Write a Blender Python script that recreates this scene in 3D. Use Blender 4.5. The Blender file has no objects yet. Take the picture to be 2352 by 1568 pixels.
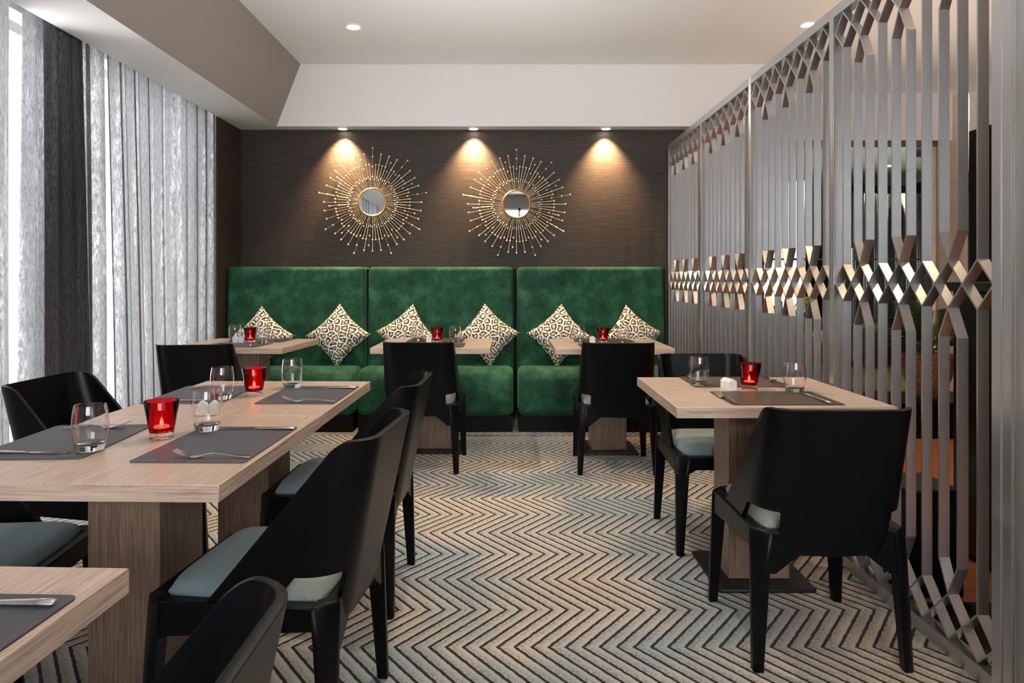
import bpy, math, random
from mathutils import Vector, Matrix
random.seed(7)
PI = math.pi
scene = bpy.context.scene
C = scene.collection

# ------------------------------------------------------------------ helpers
class MB:
    """collects verts / faces of ONE mesh"""
    def __init__(s): s.v = []; s.f = []; s.m = []
    def add(s, vs, fs, mi=0):
        o = len(s.v); s.v += [tuple(p) for p in vs]
        for f in fs: s.f.append(tuple(i + o for i in f)); s.m.append(mi)
        return s
    def box(s, x0, x1, y0, y1, z0, z1, mi=0):
        vs = [(x, y, z) for z in (z0, z1) for y in (y0, y1) for x in (x0, x1)]
        return s.add(vs, [(0, 2, 3, 1), (4, 5, 7, 6), (0, 1, 5, 4), (2, 6, 7, 3), (0, 4, 6, 2), (1, 3, 7, 5)], mi)
    def prism(s, poly, z0, z1, mi=0):
        n = len(poly)
        vs = [(x, y, z0) for x, y in poly] + [(x, y, z1) for x, y in poly]
        fs = [tuple(range(n))[::-1], tuple(range(n, 2 * n))] + [(i, (i + 1) % n, (i + 1) % n + n, i + n) for i in range(n)]
        return s.add(vs, fs, mi)
    def loft(s, rings, cap=True, mi=0):
        n = len(rings[0]); vs = [p for r in rings for p in r]; fs = []
        for k in range(len(rings) - 1):
            for i in range(n):
                j = (i + 1) % n
                fs.append((k * n + i, k * n + j, k * n + n + j, k * n + n + i))
        if cap:
            fs.append(tuple(range(n))[::-1]); b = (len(rings) - 1) * n
            fs.append(tuple(range(b, b + n)))
        return s.add(vs, fs, mi)
    def lathe(s, prof, n=32, closed=False, mi=0):
        vs = []; fs = []; m = len(prof)
        for r, z in prof:
            for i in range(n):
                a = 2 * PI * i / n; vs.append((r * math.cos(a), r * math.sin(a), z))
        for k in range(m if closed else m - 1):
            k2 = (k + 1) % m
            for i in range(n):
                j = (i + 1) % n
                fs.append((k * n + i, k * n + j, k2 * n + j, k2 * n + i))
        if not closed:
            fs.append(tuple(range(n))[::-1]); fs.append(tuple(range((m - 1) * n, m * n)))
        return s.add(vs, fs, mi)
    def tube(s, pts, r, n=10, mi=0):
        pts = [Vector(p) for p in pts]; rings = []
        for i, p in enumerate(pts):
            d = (pts[min(i + 1, len(pts) - 1)] - pts[max(i - 1, 0)]).normalized()
            u = d.cross(Vector((0, 0, 1)))
            if u.length < 1e-3: u = d.cross(Vector((0, 1, 0)))
            u.normalize(); w = d.cross(u)
            rr = r[i] if isinstance(r, (list, tuple)) else r
            rings.append([p + rr * (math.cos(2 * PI * k / n) * u + math.sin(2 * PI * k / n) * w) for k in range(n)])
        return s.loft(rings, True, mi)
    def grid(s, fn, nu, nv, mi=0):
        vs = [fn(i / nu, j / nv) for j in range(nv + 1) for i in range(nu + 1)]
        fs = [(j * (nu + 1) + i, j * (nu + 1) + i + 1, (j + 1) * (nu + 1) + i + 1, (j + 1) * (nu + 1) + i) for j in range(nv) for i in range(nu)]
        return s.add(vs, fs, mi)
    def build(s, name, mats, parent=None, smooth=None, bevel=0, seg=2, solid=0, offset=0):
        me = bpy.data.meshes.new(name); me.from_pydata(s.v, [], s.f)
        mats = mats if isinstance(mats, (list, tuple)) else [mats]
        for m in mats: me.materials.append(m)
        if len(mats) > 1: me.polygons.foreach_set('material_index', s.m)
        me.update()
        import bmesh
        b = bmesh.new(); b.from_mesh(me); bmesh.ops.recalc_face_normals(b, faces=b.faces); b.to_mesh(me); b.free()
        if smooth is not None:
            me.shade_smooth()
            if smooth < 180: me.set_sharp_from_angle(angle=math.radians(smooth))
        o = bpy.data.objects.new(name, me); C.objects.link(o)
        if parent: o.parent = parent
        if solid:
            md = o.modifiers.new('thickness', 'SOLIDIFY'); md.thickness = solid; md.offset = offset
        if bevel:
            md = o.modifiers.new('soft_edges', 'BEVEL'); md.width = bevel; md.segments = seg
            md.limit_method = 'ANGLE'; md.angle_limit = math.radians(40)
            if smooth is None: me.shade_smooth(); me.set_sharp_from_angle(angle=math.radians(50))
        return o

def tag(o, label=None, cat=None, group=None, kind=None):
    if label: o['label'] = label
    if cat: o['category'] = cat
    if group: o['group'] = group
    if kind: o['kind'] = kind
    return o
def thing(name, label, cat, loc=(0, 0, 0), rz=0, group=None):
    o = bpy.data.objects.new(name, None); C.objects.link(o); o.empty_display_size = .1
    o.location = loc; o.rotation_euler = (0, 0, rz)
    return tag(o, label, cat, group)
def struct(o): o['kind'] = 'structure'; return o
def dup(o, loc=None, rz=None, label=None, parent=None):
    c = o.copy(); C.objects.link(c)
    if parent: c.parent = parent
    for ch in list(o.children): dup(ch, parent=c)
    if loc is not None: c.location = loc
    if rz is not None: c.rotation_euler = (0, 0, rz)
    if label: c['label'] = label
    return c
class Kind:
    """first placing uses the prototype itself, later ones are copies"""
    def __init__(s, root): s.root = root; s.used = False
    def put(s, loc, rz, label):
        if not s.used:
            s.used = True; o = s.root; o.location = loc; o.rotation_euler = (0, 0, rz); o['label'] = label; return o
        return dup(s.root, loc, rz, label)

# ------------------------------------------------------------------ materials
def srgb(r, g, b):
    f = lambda c: (c / 255 / 12.92) if c / 255 <= .04045 else ((c / 255 + .055) / 1.055) ** 2.4
    return (f(r), f(g), f(b), 1)
class MT:
    def __init__(s, name):
        s.m = bpy.data.materials.new(name); s.m.use_nodes = True; s.nt = s.m.node_tree
        s.b = s.nt.nodes['Principled BSDF']; s.out = s.nt.nodes['Material Output']
    def n(s, t, ins=None, **props):
        nd = s.nt.nodes.new(t)
        for k, v in props.items(): setattr(nd, k, v)
        for k, v in (ins or {}).items(): s.set(nd.inputs[k], v)
        return nd
    def set(s, sock, v):
        if isinstance(v, bpy.types.NodeSocket): s.nt.links.new(v, sock)
        else: sock.default_value = v
    def P(s, **kw):
        for k, v in kw.items(): s.set(s.b.inputs[k.replace('_', ' ')], v)
        return s
    def co(s, scale=(1, 1, 1), rot=(0, 0, 0), loc=(0, 0, 0), kind='Object'):
        tc = s.n('ShaderNodeTexCoord')
        return s.n('ShaderNodeMapping', {'Vector': tc.outputs[kind], 'Scale': scale, 'Rotation': rot, 'Location': loc}).outputs[0]
    def noise(s, vec, scale, detail=4, rough=.55, dist=0):
        return s.n('ShaderNodeTexNoise', {'Vector': vec, 'Scale': scale, 'Detail': detail, 'Roughness': rough, 'Distortion': dist}).outputs['Fac']
    def ramp(s, fac, stops, interp='LINEAR'):
        r = s.n('ShaderNodeValToRGB', {'Fac': fac}); cr = r.color_ramp; cr.interpolation = interp
        while len(cr.elements) < len(stops): cr.elements.new(.5)
        for e, (p, c) in zip(cr.elements, stops): e.position = p; e.color = c if len(c) == 4 else (*c, 1)
        return r.outputs['Color']
    def math(s, op, a, b=None, c=None):
        nd = s.n('ShaderNodeMath', operation=op)
        s.set(nd.inputs[0], a)
        if b is not None: s.set(nd.inputs[1], b)
        if c is not None: s.set(nd.inputs[2], c)
        return nd.outputs[0]
    def mix(s, fac, a, b, mode='MIX'):
        nd = s.n('ShaderNodeMix', data_type='RGBA', blend_type=mode)
        s.set(nd.inputs[0], fac); s.set(nd.inputs[6], a); s.set(nd.inputs[7], b)
        return nd.outputs[2]
    def bump(s, h, strength=.3, dist=.01):
        return s.n('ShaderNodeBump', {'Height': h, 'Strength': strength, 'Distance': dist}).outputs[0]
    def sep(s, vec):
        return s.n('ShaderNodeSeparateXYZ', {'Vector': vec}).outputs
g = lambda v: (v, v, v, 1)

def plain(name, col, rough=.5, metal=0, spec=.5, **kw):
    t = MT(name); t.P(Base_Color=col, Roughness=rough, Metallic=metal, Specular_IOR_Level=spec, **kw); return t.m

def wood(name, axis, light, mid, dark, rough=.36):
    t = MT(name); sc = [190, 190, 190]; sc[axis] = 3.0
    sc2 = [420, 420, 420]; sc2[axis] = 8
    a = t.noise(t.co(sc), 1.6, 5, .6, .25); b = t.noise(t.co(sc2), 2.2, 3, .6)
    f = t.math('ADD', t.math('MULTIPLY', a, .62), t.math('MULTIPLY', b, .38))
    col = t.ramp(f, [(.36, dark), (.47, mid), (.6, light)])
    t.P(Base_Color=col, Roughness=rough, Normal=t.bump(b, .12, .002)); return t.m
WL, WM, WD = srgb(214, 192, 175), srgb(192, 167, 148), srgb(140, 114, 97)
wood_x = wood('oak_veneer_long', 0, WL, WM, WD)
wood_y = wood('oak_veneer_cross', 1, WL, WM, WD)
wood_z_shaded = wood('oak_veneer_upright_shaded', 2, srgb(156, 131, 111), srgb(126, 103, 86), srgb(82, 64, 52), .42)  # shade on the pedestals put into a darker copy of the veneer
black_lacquer = plain('black_lacquer', (.0025, .003, .0042, 1), .34, 0, .17)
black_steel = plain('black_base_steel', (.006, .006, .007, 1), .5)
black_matt = plain('black_matt', (.004, .004, .004, 1), .6, 0, .2)

def seat_fabric():
    t = MT('teal_seat_weave'); xyz = t.sep(t.co())
    c = t.ramp(t.math('ADD', xyz['Y'], .5), [(.3, srgb(206, 206, 184)), (.46, srgb(192, 200, 194)), (.52, srgb(214, 214, 200)), (.56, srgb(160, 184, 190)), (.7, srgb(186, 212, 218))])
    vec = t.co((1, 1, 1), (0, 0, .7))
    w1 = t.n('ShaderNodeTexWave', {'Vector': vec, 'Scale': 170.0, 'Distortion': .3}, bands_direction='X').outputs['Fac']
    w2 = t.n('ShaderNodeTexWave', {'Vector': vec, 'Scale': 170.0, 'Distortion': .3}, bands_direction='Y').outputs['Fac']
    w = t.math('MULTIPLY', w1, w2)
    t.P(Base_Color=t.mix(t.ramp(w, [(.06, g(.1)), (.4, g(.9))]), srgb(92, 116, 122), c), Roughness=.8, Sheen_Weight=.2, Normal=t.bump(w, .3, .002))
    return t.m
seat_fab = seat_fabric()

def velvet():
    t = MT('green_velvet')
    a = t.noise(t.co((1, 1, 1)), 6.5, 7, .66, .25); b = t.noise(t.co((1, 1, 1)), 60, 2, .6)
    f = t.math('ADD', t.math('MULTIPLY', a, .85), t.math('MULTIPLY', b, .15))
    c = t.ramp(f, [(.32, srgb(17, 50, 36)), (.5, srgb(31, 80, 57)), (.68, srgb(62, 114, 87))])
    t.P(Base_Color=c, Roughness=.75, Specular_IOR_Level=.25, Sheen_Weight=.55, Sheen_Roughness=.35, Sheen_Tint=srgb(110, 190, 140), Normal=t.bump(a, .15, .01))
    return t.m
velvet_m = velvet()

def wallpaper():
    t = MT('dark_grasscloth')
    a = t.noise(t.co((3.5, 3.5, 260)), 1.2, 4, .65); b = t.noise(t.co((14, 14, 520)), 1.5, 2, .6)
    f = t.math('ADD', t.math('MULTIPLY', a, .6), t.math('MULTIPLY', b, .4))
    c = t.ramp(f, [(.36, srgb(32, 27, 24)), (.5, srgb(52, 44, 39)), (.63, srgb(80, 70, 62))])
    t.P(Base_Color=c, Roughness=.55, Specular_IOR_Level=.4, Normal=t.bump(f, .25, .003)); return t.m
wallpaper_m = wallpaper()
def paint(name, col):
    t = MT(name); t.P(Base_Color=col, Roughness=.7, Normal=t.bump(t.noise(t.co(), 90, 2), .03, .002)); return t.m
white_paint = paint('white_paint', srgb(236, 234, 232))
taupe_paint = paint('taupe_paint', srgb(150, 140, 134))
ceil_paint = paint('ceiling_paint', srgb(236, 233, 230))
stone_m = None
def stone():
    t = MT('travertine'); a = t.noise(t.co((1, 1, 5)), 2.2, 6, .6, .6)
    t.P(Base_Color=t.ramp(a, [(.3, srgb(198, 168, 138)), (.7, srgb(214, 186, 156))]), Roughness=.4); return t.m
stone_m = stone()

def carpet():
    t = MT('chevron_carpet'); P = t.co(); xyz = t.sep(P); wob = t.noise(P, 38, 3, .6)
    H = .2545
    v = t.math('DIVIDE', t.math('SUBTRACT', xyz['Y'], 2.5155), 2 * H)
    fr = t.math('SUBTRACT', v, t.math('FLOOR', v))                    # 0 at a right-pointing fold
    tri = t.math('ABSOLUTE', t.math('SUBTRACT', t.math('MULTIPLY', fr, 2), 1))   # 1 at right-pointing fold
    off = t.math('MULTIPLY', tri, .196)
    wx = t.math('MULTIPLY', t.math('SUBTRACT', wob, .5), .012)
    u = t.math('DIVIDE', t.math('SUBTRACT', t.math('ADD', xyz['X'], wx), t.math('SUBTRACT', off, .196 - .1644)), .0562)
    fu = t.math('SUBTRACT', u, t.math('FLOOR', u))
    d = t.math('ABSOLUTE', t.math('SUBTRACT', fu, .5))               # .5 on the line, 0 halfway between lines
    line = t.ramp(d, [(.37, g(0)), (.40, g(1))])
    spk = t.noise(t.co((1, 1, 1)), 260, 2, .7); spk2 = t.noise(t.co((1, 1, 1)), 95, 3, .7)
    patch = t.noise(P, 1.05, 3, .5)
    base = t.ramp(patch, [(.42, srgb(168, 175, 176)), (.52, srgb(210, 197, 182)), (.66, srgb(214, 192, 168))])
    darks = t.ramp(patch, [(.43, srgb(90, 102, 106)), (.6, srgb(122, 110, 98))])
    band = t.ramp(fu, [(.0, g(0)), (.1, g(1)), (.48, g(.75)), (.62, g(.1)), (1, g(0))])
    sp = t.ramp(t.math('ADD', t.math('MULTIPLY', spk, .45), t.math('MULTIPLY', spk2, .55)), [(.47, g(0)), (.53, g(1))])
    c = t.mix(t.math('MULTIPLY', t.math('MULTIPLY', sp, .75), band), base, darks)
    c = t.mix(line, c, srgb(24, 32, 34))
    c = t.mix(t.math('MULTIPLY', spk, .35), c, t.mix(1.0, c, g(.55), 'MULTIPLY'))
    t.P(Base_Color=c, Roughness=.95, Specular_IOR_Level=.1, Sheen_Weight=.15, Normal=t.bump(t.math('ADD', spk, t.math('MULTIPLY', spk2, .6)), .5, .006)); return t.m
carpet_m = carpet()

def parquet():
    t = MT('orange_parquet')
    br = t.n('ShaderNodeTexBrick', {'Vector': t.co((1, 1, 1)), 'Color1': srgb(164, 98, 56), 'Color2': srgb(140, 82, 46), 'Mortar': srgb(90, 48, 24), 'Scale': 1.0, 'Mortar Size': .0015, 'Brick Width': .9, 'Row Height': .09})
    n_ = t.noise(t.co((3, 60, 1)), 1.4, 4, .6)
    t.P(Base_Color=t.mix(t.math('MULTIPLY', n_, .7), br.outputs['Color'], srgb(150, 82, 40)), Roughness=.35); return t.m
parquet_m = parquet()

def curtain_mat(name, c0, c1, trans, crush):
    t = MT(name); nt = t.nt; nt.nodes.remove(t.b)
    weave = t.noise(t.co((160, 160, 1000)), .9, 2, .6); weave2 = t.noise(t.co((260, 260, 24)), 1, 3, .65)
    w = t.math('ADD', t.math('MULTIPLY', weave, .5), t.math('MULTIPLY', weave2, .5))
    big = t.noise(t.co((1, 9, .35)), 1.3, 2, .5)
    cr = t.ramp(t.noise(t.co((34, 34, 11)), 1.6, 5, .75, 1.2), [(.46, g(0)), (.62, g(1))])
    f = t.math('ADD', w, t.math('MULTIPLY', t.math('MULTIPLY', cr, t.ramp(big, [(.52, g(0)), (.6, g(1))])), crush))
    col = t.ramp(f, [(.34, c0), (.72, c1)])
    d = t.n('ShaderNodeBsdfDiffuse', {'Color': col}); tr = t.n('ShaderNodeBsdfTranslucent', {'Color': col})
    mx = t.n('ShaderNodeMixShader', {0: trans, 1: d.outputs[0], 2: tr.outputs[0]})
    nt.links.new(mx.outputs[0], t.out.inputs[0]); return t.m
sheer_m = curtain_mat('grey_linen_sheer', srgb(112, 112, 114), srgb(222, 222, 223), .56, .2)
pale_sheer_m = curtain_mat('pale_sheer', srgb(215, 215, 216), srgb(248, 248, 248), .85, .05)
dark_sheer_m = curtain_mat('charcoal_drape', srgb(40, 41, 43), srgb(142, 143, 146), .42, .22)

def steel():
    t = MT('grey_steel'); n_ = t.noise(t.co((60, 60, 60)), 3, 3, .6)
    t.P(Base_Color=t.ramp(n_, [(.3, srgb(188, 189, 190)), (.7, srgb(206, 206, 206))]), Metallic=.88, Roughness=t.ramp(n_, [(.3, g(.28)), (.7, g(.36))])); return t.m
steel_m = steel()
post_m = plain('satin_steel_post', srgb(200, 201, 202), .34, .75)
cutlery_m = plain('polished_cutlery', srgb(228, 224, 220), .2, 1)
chrome_m = plain('chrome', srgb(205, 205, 205), .12, 1)
mirror_m = plain('mirror_silver', g(.9), .01, 1)
gold_m = plain('brushed_gold', srgb(228, 194, 150), .36, .9)
bead_m = plain('pearl_silver_bead', srgb(238, 230, 222), .3, .15)
white_cer = plain('white_porcelain', srgb(240, 240, 238), .2)
black_curtain_m = plain('black_drape', (.006, .006, .007, 1), .45)

def glass(name, col, ior=1.47, rough=0):
    t = MT(name); t.P(Base_Color=col, Roughness=rough, Transmission_Weight=1.0, IOR=ior); return t.m
clear_glass = glass('clear_glass', (1, 1, 1, 1), 1.46)
red_glass = glass('red_glass', (.80, .022, .032, 1), 1.3)
def pane(name, tint, refl):
    t = MT(name); t.nt.nodes.remove(t.b)
    tr = t.n('ShaderNodeBsdfTransparent', {'Color': tint}); gl = t.n('ShaderNodeBsdfGlossy', {'Roughness': .02})
    fr = t.n('ShaderNodeFresnel', {'IOR': 1.45})
    mx = t.n('ShaderNodeMixShader', {0: t.math('MULTIPLY', fr.outputs[0], refl), 1: tr.outputs[0], 2: gl.outputs[0]})
    t.nt.links.new(mx.outputs[0], t.out.inputs[0]); return t.m
pane_m = pane('window_glass', g(.97), .8)
door_pane_m = pane('door_glass', srgb(236, 240, 232), 1.0)

def emit(name, col, s):
    t = MT(name); t.P(Base_Color=(0, 0, 0, 1), Emission_Color=col, Emission_Strength=s); return t.m
lamp_m = emit('lamp_glow', (1, .86, .66, 1), 26)
flame_m = emit('candle_flame', (1, .66, .22, 1), 150)
wax_m = MT('warm_wax'); wax_m.P(Base_Color=srgb(255, 190, 170), Roughness=.5, Emission_Color=(1, .62, .3, 1), Emission_Strength=5); wax_m = wax_m.m

def mat_weave(name, c0, c1):
    t = MT(name)
    w = t.n('ShaderNodeTexWave', {'Vector': t.co(), 'Scale': 100.0, 'Distortion': .8, 'Detail': 2.0, 'Detail Scale': 2.0}, bands_direction='Y').outputs['Fac']
    n_ = t.noise(t.co((25, 400, 30)), 1.5, 3, .6)
    f = t.math('ADD', t.math('MULTIPLY', w, .45), t.math('MULTIPLY', n_, .55))
    t.P(Base_Color=t.ramp(f, [(.25, c0), (.75, c1)]), Roughness=.5, Normal=t.bump(w, .3, .002)); return t.m
mat_grey = mat_weave('grey_vinyl_weave', srgb(50, 51, 57), srgb(94, 95, 104))
mat_brown = mat_weave('brown_vinyl_weave', srgb(58, 44, 36), srgb(88, 70, 60))

def leopard():
    t = MT('leopard_print'); P = t.co((1, 1, 1)); nz = t.n('ShaderNodeTexNoise', {'Vector': P, 'Scale': 38.0, 'Detail': 2.0})
    off = t.n('ShaderNodeVectorMath', {0: nz.outputs['Color'], 1: (.5, .5, .5)}, operation='SUBTRACT').outputs[0]
    off = t.n('ShaderNodeVectorMath', {0: off, 'Scale': .034}, operation='SCALE').outputs[0]
    vec = t.n('ShaderNodeVectorMath', {0: P, 1: off}, operation='ADD').outputs[0]
    vec = t.n('ShaderNodeMapping', {'Vector': vec, 'Scale': (1, 1, .02)}).outputs[0]
    vo = t.n('ShaderNodeTexVoronoi', {'Vector': vec, 'Scale': 18.5, 'Randomness': .8}, feature='DISTANCE_TO_EDGE', voronoi_dimensions='2D').outputs['Distance']
    c = t.ramp(vo, [(0, srgb(236, 232, 226)), (.095, srgb(240, 238, 234)), (.12, srgb(16, 14, 12)), (.22, srgb(20, 17, 14)), (.27, srgb(150, 132, 98)), (.35, srgb(226, 214, 180))])
    t.P(Base_Color=c, Roughness=.8, Sheen_Weight=.1); return t.m
leopard_m = leopard()
def granite():
    t = MT('brown_granite'); n_ = t.noise(t.co(), 60, 4, .7)
    t.P(Base_Color=t.ramp(n_, [(.38, srgb(96, 66, 50)), (.62, srgb(176, 134, 108))]), Roughness=.3); return t.m
granite_m = granite()
def leaf(name, a, b):
    t = MT(name); n_ = t.noise(t.co((8, 8, 8)), 3, 3)
    t.P(Base_Color=t.ramp(n_, [(.35, a), (.65, b)]), Roughness=.4); return t.m
leaf_light = leaf('palm_leaf_light', srgb(84, 112, 20), srgb(176, 176, 52))
leaf_dark = leaf('palm_leaf_dark', srgb(30, 54, 22), srgb(66, 94, 36))

# ------------------------------------------------------------------ camera (eye height 1.21 m, level, shifted)
FPX = 1580.0
cam = bpy.data.cameras.new('camera'); co = bpy.data.objects.new('camera', cam); C.objects.link(co)
cam.sensor_width = 36; cam.lens = FPX * 36 / 2352
co.location = (0, 0, 1.21); co.rotation_euler = (PI / 2, 0, 0)
cam.shift_x = (1176 - 1165) / 2352; cam.shift_y = -(784 - 640) / 2352
cam.clip_start = .05
scene.camera = co

# ------------------------------------------------------------------ the room
WY, LX, SZ, CZ = 6.20, -2.40, 2.552, 3.10
struct(MB().box(-3.4, 1.455, -3.2, WY, -.1, 0).build('floor', carpet_m))
f2 = MB().box(1.457, 5.4, -3.2, 7.0, -.1, 0).build('floor_lobby', parquet_m); struct(f2)
struct(MB().box(-3.4, 5.6, -3.2, 7.2, CZ, CZ + .1).build('ceiling', ceil_paint))
struct(MB().box(-2.6, 2.28, WY, WY + .12, 0, CZ).build('wall_back', wallpaper_m))
struct(MB().box(LX - .015, LX, 5.70, WY - .001, 0, SZ).build('wall_left', wallpaper_m))
# white bulkhead along the top of the back wall and the sloped beam over the curtains
struct(MB().box(LX - .3, 2.27, 6.058, WY - .002, SZ, CZ - .001).build('trim_1', white_paint))
struct(MB().box(-2.9, -2.60, 5.90, WY - .001, 0, CZ).build('wall_left_end', wallpaper_m))
bm_ = MB(); prof = [(-2.40, SZ), (-2.03, SZ), (-1.82, CZ - .001), (-2.40, CZ - .001)]
vs = [(x, y, z) for y in (-3.19, 6.056) for x, z in prof]
bm_.add(vs, [(0, 1, 2, 3), (4, 7, 6, 5)], 0).add(vs, [(0, 4, 5, 1), (2, 6, 7, 3), (3, 7, 4, 0)], 0).add(vs, [(1, 5, 6, 2)], 1)
struct(bm_.build('trim_2', [white_paint, taupe_paint]))
struct(MB().box(-2.76, -2.64, -3.2, 5.69, SZ + .1, CZ).build('trim_3', white_paint))
# left window wall: sill, mullions, panes
for k, (y0, y1) in enumerate([(-3.1, -1.4), (-1.36, .36), (.40, 2.12), (2.16, 3.88), (3.92, 5.66)]):
    w = MB()
    w.box(-2.76, -2.70, y0, y1, .08, .14); w.box(-2.76, -2.70, y0, y1, 2.56, 2.62)
    w.box(-2.76, -2.70, y0, y0 + .05, .14, 2.56); w.box(-2.76, -2.70, y1 - .05, y1, .14, 2.56)
    wo = struct(w.build('window_%d' % (k + 1), white_paint))
    MB().box(-2.735, -2.729, y0 + .051, y1 - .051, .141, 2.559).build('pane', pane_m, wo)
struct(MB().box(-2.76, -2.66, -3.2, 5.69, 0, .079).build('trim_4', white_paint))
# wall behind the camera with a wide opening for daylight
rw = MB(); RX0, RX1, RZ0, RZ1 = -1.0, 5.3, 1.25, 2.8
rw.box(-3.0, 1.45, -3.32, -3.2, 0, RZ0).box(1.45, 5.6, -3.32, -3.2, 0, RZ0, 1).box(-3.0, 5.6, -3.32, -3.2, RZ1, CZ).box(-3.0, RX0, -3.32, -3.2, RZ0, RZ1).box(RX1, 5.6, -3.32, -3.2, RZ0, RZ1)
struct(rw.build('wall_front', [taupe_paint, black_matt]))
wf = MB()
for k in range(6): x0 = RX0 + (RX1 - .05 - RX0) * k / 5; wf.box(x0, x0 + .05, -3.30, -3.24, RZ0, RZ1)
wf.box(RX0, RX1, -3.3, -3.24, RZ0, RZ0 + .05).box(RX0, RX1, -3.3, -3.24, RZ1 - .05, RZ1)
wo = struct(wf.build('window_6', post_m)); MB().box(RX0 + .05, RX1 - .05, -3.275, -3.269, RZ0 + .05, RZ1 - .05).build('pane', pane_m, wo)

# lobby beyond the screen
struct(MB().box(2.282, 2.36, WY + .121, 7.06, 0, CZ).build('wall_partition', wallpaper_m))
struct(MB().box(2.361, 4.53, 7.0, 7.14, 2.619, CZ - .001).build('trim_5', white_paint))
struct(MB().box(4.41, 4.70, 7.02, 7.16, 0, CZ - .001).build('wall_stone', stone_m))
wr = MB().box(4.70, 4.82, -3.2, 7.0, 0, 2.708, 0).box(4.70, 4.82, -3.2, 7.0, 2.708, CZ, 1)
struct(wr.build('wall_right', [black_matt, white_paint]))
# glazed door wall
dw = MB()
fx0, fx1 = 2.37, 4.40
dw.box(fx0, fx1, 7.03, 7.08, 2.565, 2.618)
for x in (fx0, 3.30, 4.30): dw.box(x, x + .045, 7.03, 7.08, 0, 2.565)
dw.box(fx0 + .045, 4.30, 7.035, 7.075, .76, .81); dw.box(fx0 + .045, 4.30, 7.035, 7.075, 1.40, 1.42)
door = struct(dw.build('door_1', plain('bronze_frame', srgb(120, 104, 82), .4, .5)))
MB().box(fx0 + .046, 4.299, 7.053, 7.059, .02, 2.56).build('pane', door_pane_m, door)
MB().tube([(3.49, 6.97, .35), (3.49, 6.97, 1.52)], .016).tube([(3.49, 6.97, .5), (3.49, 7.05, .5)], .008).tube([(3.49, 6.97, 1.35), (3.49, 7.05, 1.35)], .008).build('door_handle', chrome_m, door, smooth=40)
MB().box(4.10, 4.30, 6.99, 7.03, 2.45, 2.55).build('door_closer', chrome_m, door, bevel=.004)
# room behind the glass
struct(MB().box(2.0, 8.0, 7.17, 13.0, -.1, 0).build('floor_beyond', plain('olive_stone_floor', srgb(78, 72, 36), .35)))
struct(MB().box(2.0, 8.0, 7.17, 13.0, 2.75, 2.85).build('ceiling_beyond', paint('grey_plaster', srgb(140, 138, 126))))
struct(MB().box(2.0, 8.0, 11.4, 11.5, 0, 2.75).build('wall_beyond', black_matt))
struct(MB().box(2.0, 2.1, 7.17, 11.4, 0, 2.75).build('wall_beyond_left', black_matt))
struct(MB().box(6.6, 6.7, 7.17, 11.4, 0, 2.75).build('wall_beyond_right', black_matt))
w7 = MB()  # glowing panel stands in for a window's reflection in the door glass
for x in (3.55, 3.92, 4.3): w7.box(x, x + .03, 9.98, 10.03, .75, 2.6)
w7.box(3.55, 4.33, 9.98, 10.03, .72, .75).box(3.55, 4.33, 9.98, 10.03, 2.6, 2.63)
gleam_o = struct(w7.build('window_7', post_m))
t_ = MT('reflection_glow'); z_ = t_.sep(t_.co())['Z']
t_.P(Base_Color=g(.1), Emission_Color=(.86, .93, 1, 1), Emission_Strength=1.5)
MB().box(3.58, 4.3, 10.0, 10.01, .75, 2.6).build('pane', t_.m, gleam_o)
tl = thing('flare_tube', 'slim glowing vertical tube standing in for a yellow reflection in the glazed door', 'lamp', (3.83, 9.6, 0))  # added glow in place of the yellow flare reflected in the door
MB().tube([(0, 0, .9), (0, 0, 2.0)], .022).build('glowing_tube', emit('warm_tube', (1, .66, .22, 1), 5), tl, smooth=40)
MB().lathe([(.08, 0), (.08, .02), (.012, .03), (.012, .9)], 20).build('stand', black_steel, tl, smooth=40)
bc = MB().grid(lambda u, v: (4.5 + 1.7 * u, 9.2 + .04 * math.sin(u * 75), .05 + 2.3 * v), 240, 1)
bco = bc.build('black_drape', plain('black_satin_drape', (.012, .013, .015, 1), .28), smooth=180, solid=.004)
tag(bco, 'black pleated drape hanging behind the glazed door', 'curtain')
# recessed lamp in the room behind
# ------------------------------------------------------------------ downlights
SPOTS = []
def downlight(loc, label, r=.05, tilt=0):
    t = thing('downlight', label, 'ceiling light', loc, 0, 'recessed ceiling downlights')
    MB().lathe([(r, .004), (r + .018, .004), (r + .018, -.004), (r + .012, -.008), (r, -.004)], 28, closed=True).build('trim_ring', plain('downlight_ring', g(.8), .35) if not bpy.data.materials.get('downlight_ring') else bpy.data.materials['downlight_ring'], t, smooth=40)
    MB().lathe([(.0005, -.0005), (r * .98, -.0005), (r * .98, .003), (.0005, .003)], 28).build('lamp_lens', lamp_m, t)
    return t
downlight((-1.467, 6.13, SZ - .004), 'small downlight in the bulkhead edge above the mirror nearest the curtains', .036)
downlight((-.30, 6.13, SZ - .004), 'small downlight in the bulkhead edge between the two sunburst mirrors', .036)
downlight((.88, 6.13, SZ - .004), 'small downlight in the bulkhead edge beside the steel screen with no mirror below', .036)
downlight((-1.15, 5.15, CZ - .004), 'round downlight in the white ceiling near the sloped beam', .046)
downlight((2.23, 5.10, CZ - .004), 'round downlight in the white ceiling over the steel screen top', .046)
downlight((5.2, 9.35, 2.746), 'tiny downlight seen through the glazed door', .05)

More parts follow.
